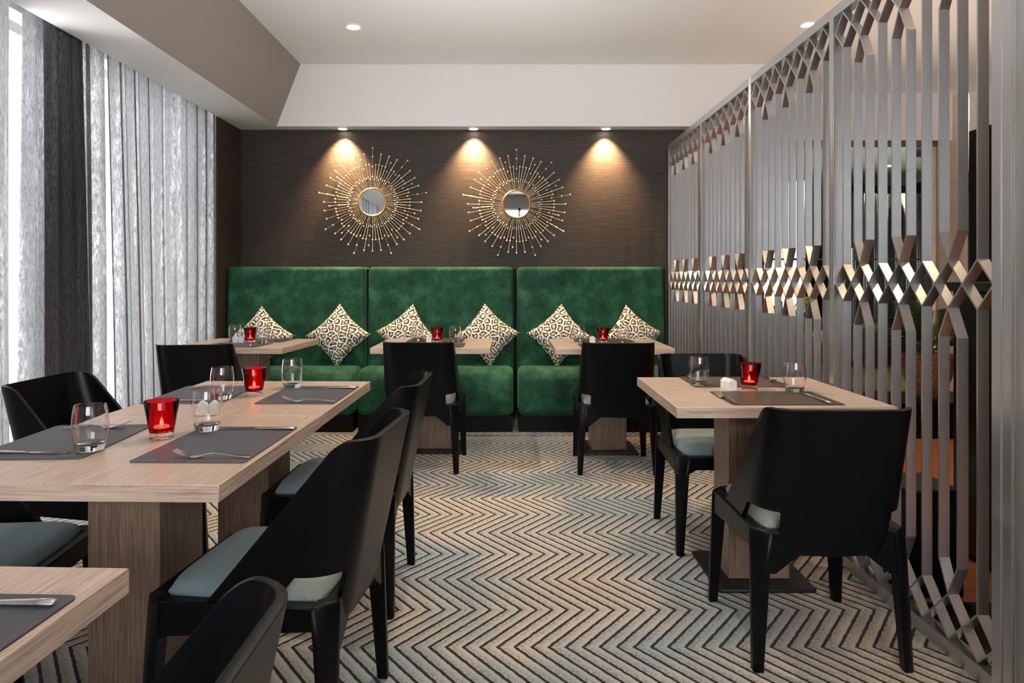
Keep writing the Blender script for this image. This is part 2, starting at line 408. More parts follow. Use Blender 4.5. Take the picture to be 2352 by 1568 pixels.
def spot(loc, target, power, ang, blend=.5, col=(1, .82, .6), r=.03):
    l = bpy.data.lights.new('lamp', 'SPOT'); l.energy = power; l.color = col; l.spot_size = math.radians(ang); l.spot_blend = blend; l.shadow_soft_size = r
    o = bpy.data.objects.new('lamp_light', l); C.objects.link(o); o.location = loc
    d = Vector(target) - Vector(loc); o.rotation_euler = d.to_track_quat('-Z', 'Y').to_euler(); o['kind'] = 'helper'; return o
for x in (-1.467, -.30, .88): spot((x, 6.095, SZ - .02), (x, 6.30, 1.75), 205, 88, 1, (1, .62, .31), .025)
spot((-1.15, 5.15, CZ - .03), (-1.15, 5.1, 0), 110, 100, .8)
spot((2.23, 5.10, CZ - .03), (2.2, 5.1, 0), 60, 120, .8)
for x, y, p in ((-.1, 1.3, 25), (-.1, 3.1, 75), (2.35, 2.3, 26), (2.35, 3.7, 26), (3.4, 5.0, 24), (.75, 4.3, 50), (.9, 1.2, 10)):  # added unseen spots without fixtures, for warm ambience and glints on the screen
    spot((x, y, CZ - .03), (x, y, 0), p, 115, .8, (1, .82, .6) if x < 1.4 else (1, .7, .4))
spot((5.2, 9.35, 2.72), (5.2, 9.3, 0), 40, 120, .6)

# ------------------------------------------------------------------ curtains
def drape(name, label, y0, y1, yb0, yb1, m, seed, x=-2.475, amp=.046, period=.125, zt=2.74, zb=.02):
    rnd = random.Random(seed); ph = [rnd.uniform(0, 6.28) for _ in range(6)]; L = y1 - y0; nu = max(40, int(L * 230))
    def fn(u, v):
        y = (y0 + (y1 - y0) * u) * v + (yb0 + (yb1 - yb0) * u) * (1 - v); s = u * L
        k = 2 * PI / period
        q = math.sin(k * s + 1.1 * math.sin(3.1 * s + ph[0]) + ph[1] + .25 * math.sin(2.2 * v + ph[4]))
        q2 = math.sin(2.3 * k * s + ph[2]); a = amp * (.8 + .35 * math.sin(2.4 * s + ph[3])) * (1.05 - .25 * v)
        th = k * s + 1.1 * math.sin(3.1 * s + ph[0]) + ph[1]
        bo = period * (.135 + .06 * math.sin(5.3 * s + ph[5])) * (.85 + .2 * (1 - v))
        return (x + a * (q + .12 * q2), y + bo * math.sin(2 * th + .5) + .010 * math.sin(3 * v + s * 4 + ph[5]), zb + (zt - zb) * v)
    o = MB().grid(fn, nu, 14).build(name, m, None, smooth=180, solid=.0025)
    return tag(o, label, 'curtain', 'floor length window curtains')
drape('curtain', 'grey sheer curtain cut by the photo edge, nearest the camera', -3.0, 3.45, -3.0, 3.47, sheer_m, 1, period=.18)
drape('curtain', 'grey sheer curtain panel between the two bright gaps', 3.61, 4.25, 3.61, 4.27, sheer_m, 2, x=-2.535, amp=.04, period=.16)
drape('curtain', 'charcoal dark drape hanging in front of the sheer near the bright gap', 3.62, 3.97, 3.64, 4.04, dark_sheer_m, 5, x=-2.44, amp=.026, period=.11)
drape('curtain', 'pale grey sheer curtain ending beside the green banquette', 4.265, 5.85, 4.37, 5.83, sheer_m, 3, x=-2.46, amp=.038, period=.165)

def drape_x(name, label, x0, x1, y, m, period, amp, z0, z1):
    L = x1 - x0; k = 2 * PI / period
    def fn(u, v): s = u * L; return (x0 + s + period * .16 * math.sin(2 * k * s + .5), y + amp * math.sin(k * s + .8 * math.sin(2.3 * s)), z0 + (z1 - z0) * v)
    return tag(MB().grid(fn, int(L * 160), 2).build(name, m, None, smooth=180, solid=.0025), label, 'curtain')
drape_x('window_sheer', 'sheer curtain over the wide window at the lobby end', 1.44, 5.35, -3.08, pale_sheer_m, .16, .04, .95, 2.95)

# ------------------------------------------------------------------ banquettes
def banquette(x0, x1, label):
    t = thing('banquette', label, 'bench', ((x0 + x1) / 2, 5.8, 0), 0, 'green velvet banquettes along the back wall'); h = (x1 - x0) / 2
    # backrest: padded slab with soft edges
    def rr(x0, x1, r, z0, z1, y0, y1): pass
    b = MB(); b.box(-h, h, .06, .37, .10, 1.312)
    for i, (px, py, pz) in enumerate(b.v):          # slight lean: front face steps forward towards the seat
        if py < .2 and pz < .5: b.v[i] = (px * 1.012, py - .05, pz)
    b.build('backrest', velvet_m, t, bevel=.035, seg=4)
    # seat: thick rolled cushion
    n = 24; ring = []
    prof = [(-.40, .13), (-.405, .30), (-.40, .40), (-.375, .455), (-.33, .487), (-.26, .5), (-.12, .495), (.02, .47), (.02, .13)]
    s = MB(); rings = []
    for k in range(13):
        u = -1 + 2 * k / 12; xx = h * (u if abs(u) < 1 else math.copysign(.999, u))
        e = 0 if abs(u) < .99 else 1
        rings.append([(xx, y, z) for y, z in prof])
    s.loft(rings); so = s.build('seat', velvet_m, t, bevel=.045, seg=5)
    so.modifiers['soft_edges'].angle_limit = math.radians(50)
    MB().box(-h + .004, h - .004, -.365, .30, 0, .129).build('plinth', black_matt, t)
    MB().box(h + .001, h + .026, .13, .385, .02, 1.295).build('groove_filler', black_matt, t)  # black filler added to darken the groove between sections
    return t
banquette(-2.385, -1.214, 'green velvet banquette section beside the curtains')
banquette(-1.182, .047, 'middle green velvet banquette section behind the centre table')
banquette(.087, 1.335, 'green velvet banquette section ending at the steel screen')

# ------------------------------------------------------------------ cushions
def make_pillow():
    t = thing('throw_pillow', '', 'pillow', (0, 0, 0), 0, 'leopard print pillows on the banquettes')
    S = .19; b = MB(); n = 22
    def surf(sign):
        def fn(u, v):
            x, z = 2 * u - 1, 2 * v - 1
            e = (1 - abs(x) ** 2.2) * (1 - abs(z) ** 2.2)
            px = S * x * (1 - .13 * (1 - z * z)); pz = S * z * (1 - .13 * (1 - x * x))
            return (px, pz, sign * .084 * max(e, 0) ** .42)
        return fn
    b.grid(surf(1), n, n); b.grid(surf(-1), n, n)
    o = b.build('cover', leopard_m, t, smooth=180)
    import bmesh
    m = bmesh.new(); m.from_mesh(o.data); bmesh.ops.remove_doubles(m, verts=m.verts, dist=.0008); bmesh.ops.recalc_face_normals(m, faces=m.faces); m.to_mesh(o.data); m.free()
    seam = MB(); pts = []
    for k in range(4):
        for q in range(12):
            u = q / 12; x, z = [(2 * u - 1, -1), (1, 2 * u - 1), (1 - 2 * u, 1), (-1, 1 - 2 * u)][k]
            pts.append((S * x * (1 - .13 * (1 - z * z)), S * z * (1 - .13 * (1 - x * x)), 0))
    pts.append(pts[0]); seam.tube(pts, .0035, 6); seam.build('piping', leopard_m, t, smooth=60)
    return t
PK = Kind(make_pillow())
def pillow(x, z, roll, lean, yaw, label, y=5.70):
    o = PK.put((x, y, z), 0, label)
    o.rotation_euler = (Matrix.Rotation(yaw, 3, 'Z') @ Matrix.Rotation(PI / 2 - lean, 3, 'X') @ Matrix.Rotation(roll, 3, 'Z')).to_euler()
Q = PI / 4
pillow(-2.03, .722, Q + .05, .28, .12, 'leopard pillow behind the table beside the curtains', 5.68)
pillow(-1.40, .742, Q + .02, .28, 0, 'fully visible leopard pillow between the curtain side table and the centre table', 5.70)
pillow(-.835, .742, Q - .12, .30, -.18, 'leopard pillow behind the glasses of the centre back table', 5.69)
pillow(-.165, .745, Q + .06, .30, .1, 'leopard pillow behind the free end of the centre back table')
pillow(.43, .742, Q - .06, .30, -.12, 'leopard pillow behind the left end of the back table near the screen')
pillow(1.035, .735, Q + .10, .28, .2, 'leopard pillow on the banquette end beside the steel screen', 5.70)

# ------------------------------------------------------------------ sunburst mirrors
def make_mirror():
    t = thing('sunburst_mirror', '', 'mirror', (0, 0, 0), 0, 'sunburst mirrors on the dark wall')
    RX = Matrix.Rotation(PI / 2, 4, 'X')
    def rot(mb): mb.v = [tuple(RX @ Vector(p)) for p in mb.v]; return mb
    rot(MB().lathe([(.0005, .030), (.114, .030), (.118, .02), (.0005, .02)], 48)).build('mirror_glass', mirror_m, t)
    rot(MB().lathe([(.113, .0), (.131, .0), (.133, .018), (.130, .032), (.122, .038), (.114, .032)], 48, closed=True)).build('ring_frame', gold_m, t, smooth=50)
    kinds = {'L': (.485, (.485, .408, .318, .228)), 'M': (.436, (.436, .334, .222)), 'N': (.388, (.388, .30, .212)), 'S': (.336, (.336, .204))}
    beadme = None; rayme = {}
    for i in range(72):
        k = 'LSMSMNMS'[i % 8]; a = PI / 2 - math.radians(5 * i); Rl, beads = kinds[k]
        if k not in rayme:
            o = MB().tube([(.128, -.016, 0), (Rl, -.02, 0)], .0027, 6).build('ray', gold_m, t, smooth=60); rayme[k] = o.data
        else:
            o = bpy.data.objects.new('ray', rayme[k]); C.objects.link(o); o.parent = t
        o.rotation_euler = (0, -a, 0)
        for br in beads:
            if beadme is None:
                q = MB().lathe([(.0004, -.0082), (.0044, -.0071), (.0072, -.0038), (.0082, 0), (.0072, .0038), (.0044, .0071), (.0004, .0082)], 12).build('bead', bead_m, o, smooth=180); beadme = q.data
            else:
                q = bpy.data.objects.new('bead', beadme); C.objects.link(q); q.parent = o
            q.location = (br, -.020, 0)
    return t
MK = Kind(make_mirror())
MK.put((-1.203, 6.165, 1.893), 0, 'gold sunburst mirror nearer the curtains, above the banquettes')
MK.put((.083, 6.165, 1.876), 0, 'gold sunburst mirror nearer the steel screen, above the banquettes')

# ------------------------------------------------------------------ tables
def table(x, y, rz, b, a, label):
    t = thing('dining_table', label, 'table', (x, y, 0), rz, 'oak pedestal dining tables'); hb, ha = b / 2, a / 2
    m = MB(); m.box(-hb, hb, -ha, ha, .71, .75)
    m.m = [0, 0, 0, 0, 1, 1]
    m.build('tabletop', [wood_x, wood_y], t, bevel=.0018, seg=1)
    MB().box(-.122, .122, -.096, .096, .014, .7099).build('pedestal', wood_z_shaded, t, bevel=.002, seg=1)
    c = .012; q = .193
    MB().prism([(-q + c, -q), (q - c, -q), (q, -q + c), (q, q - c), (q - c, q), (-q + c, q), (-q, q - c), (-q, -q + c)], 0, .014).build('base_plate', black_steel, t, bevel=.003, seg=1)
    return t
R = math.radians
table(-1.005, 1.929, R(88.7), .772, .740, 'oak table with two place settings in front of its twin, beside the curtains')
table(-.990, 2.706, R(88.9), .774, .738, 'oak table joined behind the front window side table, two settings')
table(1.004, 2.840, 0, .794, .752, 'oak table standing against the steel screen')
table(-.512, 4.938, 0, .80, .735, 'oak table in front of the middle banquette section')
table(.712, 4.905, 0, .79, .74, 'oak table in front of the banquette section by the screen')
table(-1.862, 4.945, R(-4.5), .79, .70, 'oak table in front of the banquette section beside the curtains')
table(-.988, .722, R(87.8), .775, .745, 'oak table cut by the bottom corner of the photo')

# ------------------------------------------------------------------ chairs
def make_chair():
    t = thing('dining_chair', '', 'chair', (0, 0, 0), 0, 'black shell dining chairs with teal seats')
    # shell
    ZT, Z0 = .822, .43
    def plan(u, z):
        tt = (z - Z0) / (ZT - Z0); tc = max(tt, -.3)
        yb = -.250 - .077 * tc; w = .226 - .012 * max(tt, 0); r = .125 - .05 * max(tt, 0)
        yf = .075 - .325 * max(tt, -.02)
        s1 = w - r; arcmax = PI / 2
        if yf < yb + r:
            arc = math.acos(max(-1, min(1, 1 - max(0, yf - yb) / r))); side = 0
        else: arc = arcmax; side = yf - yb - r
        S = s1 + r * arc + side
        rc = .034; q = (z - (ZT - rc)) / rc
        if q > 0: S -= rc * .8 * (1 - math.sqrt(max(0, 1 - min(q, .995) ** 2)))
        s = abs(u) * S; sg = 1 if u >= 0 else -1
        if s <= s1: return (sg * s, yb)
        s -= s1
        if s <= r * arc:
            p = s / r; return (sg * (s1 + r * math.sin(p)), yb + r * (1 - math.cos(p)))
        return (sg * w, yb + r + s - r * arc)
    def zbot(u):
        u = abs(u); sm = lambda a, b: (lambda q: q * q * (3 - 2 * q))(max(0, min(1, (u - a) / (b - a))))
        z = .362 + (.496 - .362) * sm(.30, .375)
        if u > .5: z = .496 + (.424 - .496) * sm(.635, .672)
        if u < .30: z = .362 - .006 * (1 - u / .30)
        return z
    us = sorted(set([round(-1 + i / 44, 4) for i in range(89)] + [s * (.30 + .075 * k / 8) for k in range(9) for s in (-1, 1)] + [s * (.635 + .037 * k / 5) for k in range(6) for s in (-1, 1)]))
    nv = 32; vs = []; 
    for j in range(nv + 1):
        for u in us:
            zb = zbot(u); v = 1 - (1 - j / nv) ** 1.7; z = zb + (ZT - zb) * v
            x, y = plan(u, z); vs.append((x, y, z))
    nU = len(us); fs = [(j * nU + i, j * nU + i + 1, (j + 1) * nU + i + 1, (j + 1) * nU + i) for j in range(nv) for i in range(nU - 1)]
    sh = MB().add(vs, fs)
    so = sh.build('shell_back', black_lacquer, t, smooth=60, solid=.015, offset=0, bevel=.003, seg=2)
    so.modifiers['thickness'].use_even_offset = True
    # seat frame: four haunched rails
    fr = MB()
    back = [(-.20, .43), (.20, .43), (.20, .30), (.176, .30), (.104, .357), (-.104, .357), (-.176, .30), (-.20, .30)]
    side = [(-.20, .43), (.20, .43), (.20, .335), (.17, .345), (-.20, .372)]; front = [(-.20, .43), (.20, .43), (.20, .35), (.16, .372), (-.16, .372), (-.20, .35)]
    def rail(axis, c0, c1, pr):
        n = len(pr)
        if axis == 'y': vs = [(c0, p, z) for p, z in pr] + [(c1, p, z) for p, z in pr]
        else: vs = [(p, c0, z) for p, z in pr] + [(p, c1, z) for p, z in pr]
        fr.add(vs, [tuple(range(n))[::-1], tuple(range(n, 2 * n))] + [(i, (i + 1) % n, (i + 1) % n + n, i + n) for i in range(n)])
    rail('y', .204, .2395, side); rail('y', -.2395, -.204, side); rail('x', .204, .2395, front); rail('x', -.2395, -.204, back)
    fr.build('seat_frame', black_lacquer, t, bevel=.004)
    for sx, sy in ((-1, -1), (1, -1), (1, 1), (-1, 1)):
        def sec(o, i, c, z): return [(sx * x, sy * y, z) for x, y in [(i, i), (o, i), (o, o - c), (o - c, o), (i, o)]]
        l = MB().loft([sec(.248, .217, .008, 0), sec(.245, .195, .034, .33), sec(.244, .188, .046, .424), sec(.238, .190, .046, .431)])
        l.build('leg', black_lacquer, t, bevel=.002, seg=1)
    # cushion
    H = .207
    def top(u, v):
        x, y = 2 * u - 1, 2 * v - 1
        ex = max(0, 1 - abs(x) ** 7) ** .5 * max(0, 1 - abs(y) ** 7) ** .5
        k = 1 - .06 * (abs(x) * abs(y)) ** 3
        return (H * x * k, H * y * k, .436 + .036 * ex)
    c = MB(); c.grid(top, 30, 30)
    c.grid(lambda u, v: (H * (2 * u - 1) * (1 - .06 * (abs(2 * u - 1) * abs(2 * v - 1)) ** 3), H * (2 * v - 1) * (1 - .06 * (abs(2 * u - 1) * abs(2 * v - 1)) ** 3), .425), 30, 30)
    co_ = c.build('seat_cushion', seat_fab, t, smooth=180)
    import bmesh
    m = bmesh.new(); m.from_mesh(co_.data); be = [e for e in m.edges if e.is_boundary]; bmesh.ops.bridge_loops(m, edges=be); bmesh.ops.recalc_face_normals(m, faces=m.faces); m.to_mesh(co_.data); m.free()
    co_.data.shade_smooth()
    return t
CK = Kind(make_chair())
for x, y, rz, lab in (
    (1.005, 2.358, 0, 'black chair with its back to the camera at the table by the steel screen'),
    (.988, 3.245, 180, 'black chair facing the camera behind the table by the steel screen'),
    (-.538, 4.512, -2.5, 'black chair with its back to the camera at the centre back table'),
    (.690, 4.472, -2, 'black chair with its back to the camera at the back table near the screen'),
    (-1.900, 4.36, 7.5, 'black chair pulled up to the back table beside the curtains'),
    (-1.510, 2.668, -92, 'black chair against the curtains at the farther joined window table'),
    (-1.496, 1.925, -84, 'black chair whose teal seat shows under the front window table'),
    (-.630, 1.885, 84.5, 'large black chair on the aisle side of the front window table'),
    (-.645, 2.695, 88.4, 'black chair on the aisle side of the farther joined window table'),
    (-.600, .683, 90, 'black chair back rising from the bottom edge of the photo')):
    CK.put((x, y, 0), R(rz), lab)

# ------------------------------------------------------------------ steel screen
def strip(mb, pts, t=.006, w=.034, x=0):
    n = len(pts); P = [Vector(p) for p in pts]; L = []; Rr = []
    for i in range(n):
        ds = []
        if i > 0: ds.append((P[i] - P[i - 1]).normalized())
        if i < n - 1: ds.append((P[i + 1] - P[i]).normalized())
        nn = [Vector((-d.y, d.x)) for d in ds]; m = sum(nn, Vector((0, 0)))
        m.normalize(); k = t / 2 / max(.35, m.dot(nn[0]))
        L.append(P[i] + m * k); Rr.append(P[i] - m * k)
    vs = []; fs = []
    for i in range(n):
        for q in (L[i], Rr[i]):
            vs.append((x - w / 2, q.x, q.y)); vs.append((x + w / 2, q.x, q.y))
    for i in range(n - 1):
        a, b = 4 * i, 4 * i + 4
        fs += [(a, b, b + 1, a + 1), (a + 2, a + 3, b + 3, b + 2), (a, a + 2, b + 2, b), (a + 1, b + 1, b + 3, a + 3)]
    fs += [(0, 1, 3, 2), (4 * n - 4, 4 * n - 2, 4 * n - 1, 4 * n - 3)]
    mb.add(vs, fs); return mb
PW = 1.016; u_ = PW / 11
def make_panel():
    t = thing('divider_panel', '', 'screen panel', (0, 0, 0), 0, 'panels of the steel lattice screen'); D = .046
    for y in (0, PW - .02): MB().box(-D / 2, D / 2, y + .0003, y + .0197, 0, 2.385).build('post', steel_m, t, bevel=.0015, seg=1)
    MB().box(-D / 2, D / 2, .02, PW - .02, 2.34, 2.385).build('top_rail', steel_m, t)
    MB().box(-D / 2, D / 2, .02, PW - .02, 0, .05).build('bottom_rail', steel_m, t)
    Y = lambda i: i * u_
    L0, L1, L2, L3, L4 = 1.365, 1.269, 1.193, 1.117, 1.022
    T2, T3, T4 = 2.264, 2.190, 2.095; B0, B1, B2 = .295, .195, .122
    nodes = [1, 2.5, 4, 5.5, 7, 8.5, 10]
    def zig(ze, zn):
        pts = [(Y(.25), ze)]
        for k in nodes: pts += [(Y(k), zn), (Y(k + .75), ze)]
        return pts
    for ze, zn in ((T2, 2.337), (T2, T3), (L2, L1), (L2, L3), (B2, B1), (B2, .053)):
        strip(MB(), zig(ze, zn)).build('lattice_strip', steel_m, t)
    for i in range(1, 11):
        if i % 3 == 1:
            up = [(Y(i), T3), (Y(i), L1)]; lo = [(Y(i), L3), (Y(i), B1)]
        else:
            n_ = i + .5 if i % 3 == 2 else i - .5
            up = [(Y(n_), T3), (Y(i), T4), (Y(i), L0), (Y(n_), L1)]; lo = [(Y(n_), L3), (Y(i), L4), (Y(i), B0), (Y(n_), B1)]
        strip(MB(), up).build('upper_bar', steel_m, t); strip(MB(), lo).build('lower_bar', steel_m, t)
    return t
SK = Kind(make_panel()); SX = 1.436
SK.put((SX, 1.985, 0), 0, 'steel lattice screen panel next to the wide steel post')
SK.put((SX, 1.985 + PW, 0), 0, 'steel lattice screen panel beside the far chair of the screen table')
SK.put((SX, 1.985 + 2 * PW, 0), 0, 'steel lattice screen panel in front of the glazed door, third from the wide post')
SK.put((SX, 1.985 + 3 * PW, 0), 0, 'steel lattice screen panel at the banquette end')
po = MB()
po.prism([(1.395, 1.983), (1.395, 1.945), (1.400, 1.943), (1.400, 1.939), (1.395, 1.937), (1.395, 1.902), (1.40, 1.9), (1.40, 1.888), (1.395, 1.886), (1.35, 1.79), (1.35, 1.55), (1.56, 1.55), (1.56, 1.983)], 0, CZ - .001)
struct(po.build('column_steel', post_m, bevel=.002, seg=1))

# ------------------------------------------------------------------ table settings
mark_m = plain('pale_print', srgb(186, 182, 174), .6)
def make_mat(m):
    t = MB(); c = .012; a, b = .205, .1475
    poly = []
    for sx, sy, a0 in ((1, 1, 0), (-1, 1, 90), (-1, -1, 180), (1, -1, 270)):
        for k in range(4): poly.append((sx * (a - c) + c * math.cos(R(a0 + 30 * k)), sy * (b - c) + c * math.sin(R(a0 + 30 * k))))
    o = tag(t.prism(poly, 0, .003).build('placemat', m), '', 'placemat', 'woven placemats on the tables')
    p = MB(); y = .082; rnd = random.Random(4)
    for k in range(12):                                   # tiny worn print, not readable in the photograph
        h = rnd.choice((.0026, .0034, .0026)); x0 = -.1935
        p.box(x0, x0 + h, y, y + .0006, .003, .00312)
        if rnd.random() < .7: p.box(x0 + rnd.choice((0, h - .0006, h / 2)), x0 + rnd.choice((.0006, h)), y + .0006, y + .0018, .003, .00312)
        y += .0030
    p.build('printed_mark', mark_m, o)
    return o
GK = Kind(make_mat(mat_grey)); BK = Kind(make_mat(mat_brown)); TZ = .7502
for k, x, y, rz, lab in (
    (GK, -.797, 1.921, 88.7, 'grey placemat on the aisle side of the front window table'),
    (GK, -1.243, 1.950, 93, 'grey placemat on the curtain side of the front window table'),
    (GK, -.780, 2.725, 88.9, 'grey placemat on the aisle side of the farther joined window table'),
    (GK, -1.209, 2.732, 91.5, 'grey placemat on the curtain side of the farther joined window table'),
    (GK, -.774, .795, 267.8, 'dark ribbed placemat on the table in the bottom corner'),
    (BK, 1.026, 2.648, 0, 'brown placemat on the camera side of the screen table'),
    (BK, 1.005, 3.062, 0, 'brown placemat on the far side of the screen table'),
    (BK, -.50, 4.735, 0, 'brown placemat on the chair side of the centre back table'),
    (BK, -.53, 5.135, 0, 'brown placemat on the banquette side of the centre back table'),
    (BK, .70, 4.715, 0, 'brown placemat on the chair side of the back table near the screen'),
    (BK, .72, 5.11, 0, 'brown placemat on the banquette side of the back table near the screen'),
    (GK, -1.875, 4.765, -4.5, 'grey placemat on the chair side of the back table by the curtains'),
    (GK, -1.825, 5.125, -4.5, 'grey placemat on the banquette side of the back table by the curtains')):
    k.put((x, y, TZ), R(rz), lab)
MZ = TZ + .0032

def make_glass():
    key = [(.0335, .003), (.0375, .018), (.0415, .040), (.0438, .062), (.0438, .078), (.0425, .097), (.0400, .113), (.0388, .121)]
    def cr(p0, p1, p2, p3, t):
        return tuple(.5 * ((2 * b) + (c - a) * t + (2 * a - 5 * b + 4 * c - d) * t * t + (3 * b - a - 3 * c + d) * t ** 3) for a, b, c, d in zip(p0, p1, p2, p3))
    K = [key[0]] + key + [key[-1]]; out = []
    for q in range(len(key) - 1): out += [cr(K[q], K[q + 1], K[q + 2], K[q + 3], t / 5) for t in range(5)]
    out.append(key[-1]); inn = []
    for q in range(len(out) - 1, -1, -1):
        a, b = out[max(q - 1, 0)], out[min(q + 1, len(out) - 1)]; dx, dz = b[0] - a[0], b[1] - a[1]; l = math.hypot(dx, dz)
        p = (out[q][0] - dz / l * .0013, out[q][1] + dx / l * .0013)
        if p[1] > .021: inn.append(p)
    prof = [(.0005, 0), (.031, 0), (.0328, .0008)] + out + inn + [(.033, .0185), (.029, .0172), (.0005, .0165)]
    o = MB().lathe(prof, 56).build('water_glass', clear_glass, smooth=35)
    return tag(o, '', 'glass', 'clear water tumblers')
WK = Kind(make_glass())
on = {}
for x, y, z, lab in (
    (-1.112, 1.835, MZ, 'water glass nearest the camera, on the curtain side placemat of the front window table'),
    (-.905, 2.075, MZ, 'water glass on the aisle side of the front window table, beside the white shakers'),
    (-1.085, 2.620, MZ, 'water glass on the curtain side of the farther joined window table'),
    (-.905, 2.895, MZ, 'water glass at the knife tip, aisle side of the farther joined window table'),
    (.827, 2.968, MZ, 'water glass beside the knife on the far placemat of the screen table'),
    (1.170, 2.800, MZ - .0031, 'water glass at the knife tip, camera side of the screen table'),
    (-.66, 5.06, MZ, 'water glass on the centre back table in front of a leopard pillow'),
    (-.375, 4.965, TZ, 'water glass on the centre back table at the free end side of the candle'),
    (.522, 5.03, MZ, 'water glass on the back table near the screen, beside the white shaker'),
    (.828, 4.925, TZ, 'water glass on the back table near the screen, right of the red candle'),
    (-1.985, 5.02, MZ, 'water glass on the curtain side back table, behind the white shakers'),
    (-1.742, 4.89, MZ, 'water glass on the curtain side back table, in front of the red candle')):
    if (x, y) == (1.170, 2.800): z = TZ
    WK.put((x, y, z), 0, lab)

def make_candle():
    t = thing('candle_holder', '', 'candle holder', (0, 0, 0), 0, 'red glass candle holders')
    MB().lathe([(.0005, 0), (.0285, 0), (.0315, .002), (.0325, .0195), (.0005, .0195)], 40).build('glass_base', clear_glass, t, smooth=50)
    MB().lathe([(.0005, .0200), (.0328, .0200), (.0475, .1085), (.0468, .1095), (.0458, .1085), (.0318, .0245), (.0005, .0240)], 40).build('glass_cup', red_glass, t, smooth=50)
    MB().lathe([(.0005, .0245), (.0195, .0245), (.0195, .0310)], 28).build('tea_light', plain('tin_cup', g(.25), .5, .5) if not bpy.data.materials.get('tin_cup') else bpy.data.materials['tin_cup'], t, smooth=50)
    MB().lathe([(.0005, .0311), (.0215, .0311), (.021, .0330), (.0005, .0325)], 28).build('wax', wax_m, t, smooth=50)
    MB().lathe([(.0004, .0335), (.0035, .036), (.0052, .040), (.0048, .0445), (.0026, .050), (.0004, .055)], 14).build('flame', flame_m, t, smooth=180)
    return t
KK = Kind(make_candle())
for x, y, lab in (
    (-.997, 1.985, 'lit red candle glass on the front window table'),
    (-.996, 2.708, 'lit red candle glass on the farther joined window table'),
    (1.007, 2.862, 'lit red candle glass on the screen table'),
    (-.503, 4.936, 'lit red candle glass on the centre back table'),
    (.683, 4.912, 'lit red candle glass on the back table near the screen'),
    (-1.845, 4.94, 'lit red candle glass on the curtain side back table')):
    KK.put((x, y, TZ), 0, lab)

def make_shaker(n):
    b = MB(); w, d, h = .019, .0155, .044
    pr = [(-w, 0), (w, 0), (w, h - .006), (.004, h + .004), (-.004, h + .004), (-w, h - .006)]; m = len(pr)
    b.add([(x, -d, z) for x, z in pr] + [(x, d, z) for x, z in pr], [tuple(range(m)), tuple(range(m, 2 * m))[::-1]] + [(i, (i + 1) % m, (i + 1) % m + m, i + m) for i in range(m)])
    return tag(b.build(n, white_cer, bevel=.002), '', 'shaker', 'white porcelain shakers')
S1 = Kind(make_shaker('salt_shaker')); S2 = Kind(make_shaker('pepper_shaker'))
for K_, x, y, rz, lab in (
    (S1, -1.028, 2.318, 20, 'white porcelain shaker seen at the left through a tumbler on the joined window tables'),
    (S2, -.986, 2.330, 20, 'white porcelain shaker seen at the right through a tumbler on the joined window tables'),
    (S1, .922, 2.835, 12, 'white house shaped shaker in front of its twin on the screen table'),
    (S2, .914, 2.870, 12, 'white house shaped shaker hidden partly by its twin on the screen table'),
    (S1, -.563, 4.945, 5, 'white porcelain shaker beside the candle on the centre back table'),
    (S1, .612, 4.94, 5, 'white porcelain shaker beside the candle on the back table near the screen'),
    (S1, -1.945, 4.93, 8, 'white shaker on the curtain side back table, nearer the curtains'),
    (S2, -1.902, 4.93, 8, 'white shaker on the curtain side back table, nearer the candle')):
    K_.put((x, y, TZ if (y < 4.93 or x > -1) else TZ), R(rz), lab)

def make_fork():
    prof = [(0, .0045, .0030), (.006, .0062, .0028), (.03, .0058, .0048), (.06, .0042, .0088), (.09, .0032, .0112), (.112, .0030, .0088), (.126, .0055, .0045), (.134, .0115, .0030), (.143, .0128, .0028), (.150, .0126, .0036)]
    b = MB()
    rings = [[(x, -w, z), (x, w, z), (x, w * .8, z + .0022), (x, -w * .8, z + .0022)] for x, w, z in prof]; b.loft(rings)
    for k in range(4):
        yc = -.0100 + k * .00667
        b.loft([[(x, yc - w, z), (x, yc + w, z), (x, yc + w, z + .0018), (x, yc - w, z + .0018)] for x, w, z in ((.149, .0023, .0036), (.165, .0018, .0068), (.182, .0014, .0120), (.196, .0007, .0182))])
    return tag(b.build('fork', cutlery_m, smooth=50), '', 'fork', 'steel forks')
def make_knife():
    b = MB()
    def ring(x, w, h, z0): return [(x, w * math.cos(2 * PI * k / 10), z0 + h + h * math.sin(2 * PI * k / 10)) for k in range(10)]
    b.loft([ring(0, .0058, .0034, .0002), ring(.004, .0086, .0044, 0), (ring(.03, .0082, .0043, 0)), ring(.08, .006, .003, .0004), ring(.106, .0042, .0028, .0006), ring(.112, .0055, .0026, .0007), ring(.118, .0045, .0018, .0010)])
    b.loft([[(x, -w0, .0014), (x, w1, .0014), (x, w1, .0030), (x, -w0, .0030)] for x, w0, w1 in ((.117, .0045, .0045), (.13, .0085, .0062), (.18, .0095, .0062), (.208, .0085, .006), (.222, .003, .0055), (.226, -.003, .005))])
    return tag(b.build('table_knife', cutlery_m, smooth=50), '', 'knife', 'steel table knives')
FK = Kind(make_fork()); NK = Kind(make_knife())
MZ2 = MZ + .0003
for x, y, rz, lab in (
    (-.655, 1.752, 178, 'fork on the aisle side placemat of the front window table'),
    (-1.352, 2.100, 2, 'fork behind the nearest tumbler on the curtain side of the front window table'),
    (-.637, 2.548, 178, 'fork on the aisle side placemat of the farther joined window table'),
    (-1.325, 2.878, 2, 'fork on the curtain side placemat of the farther joined window table'),
    (.836, 2.505, 94, 'fork on the camera side placemat of the screen table'),
    (1.198, 3.205, 262, 'fork on the far placemat of the screen table, tines towards the camera'),
    (-1.985, 4.665, 88, 'fork behind the chair back on the curtain side back table'),
    (-1.655, 5.18, 250, 'fork on the banquette side of the curtain side back table')):
    FK.put((x, y, MZ2), R(rz), lab)
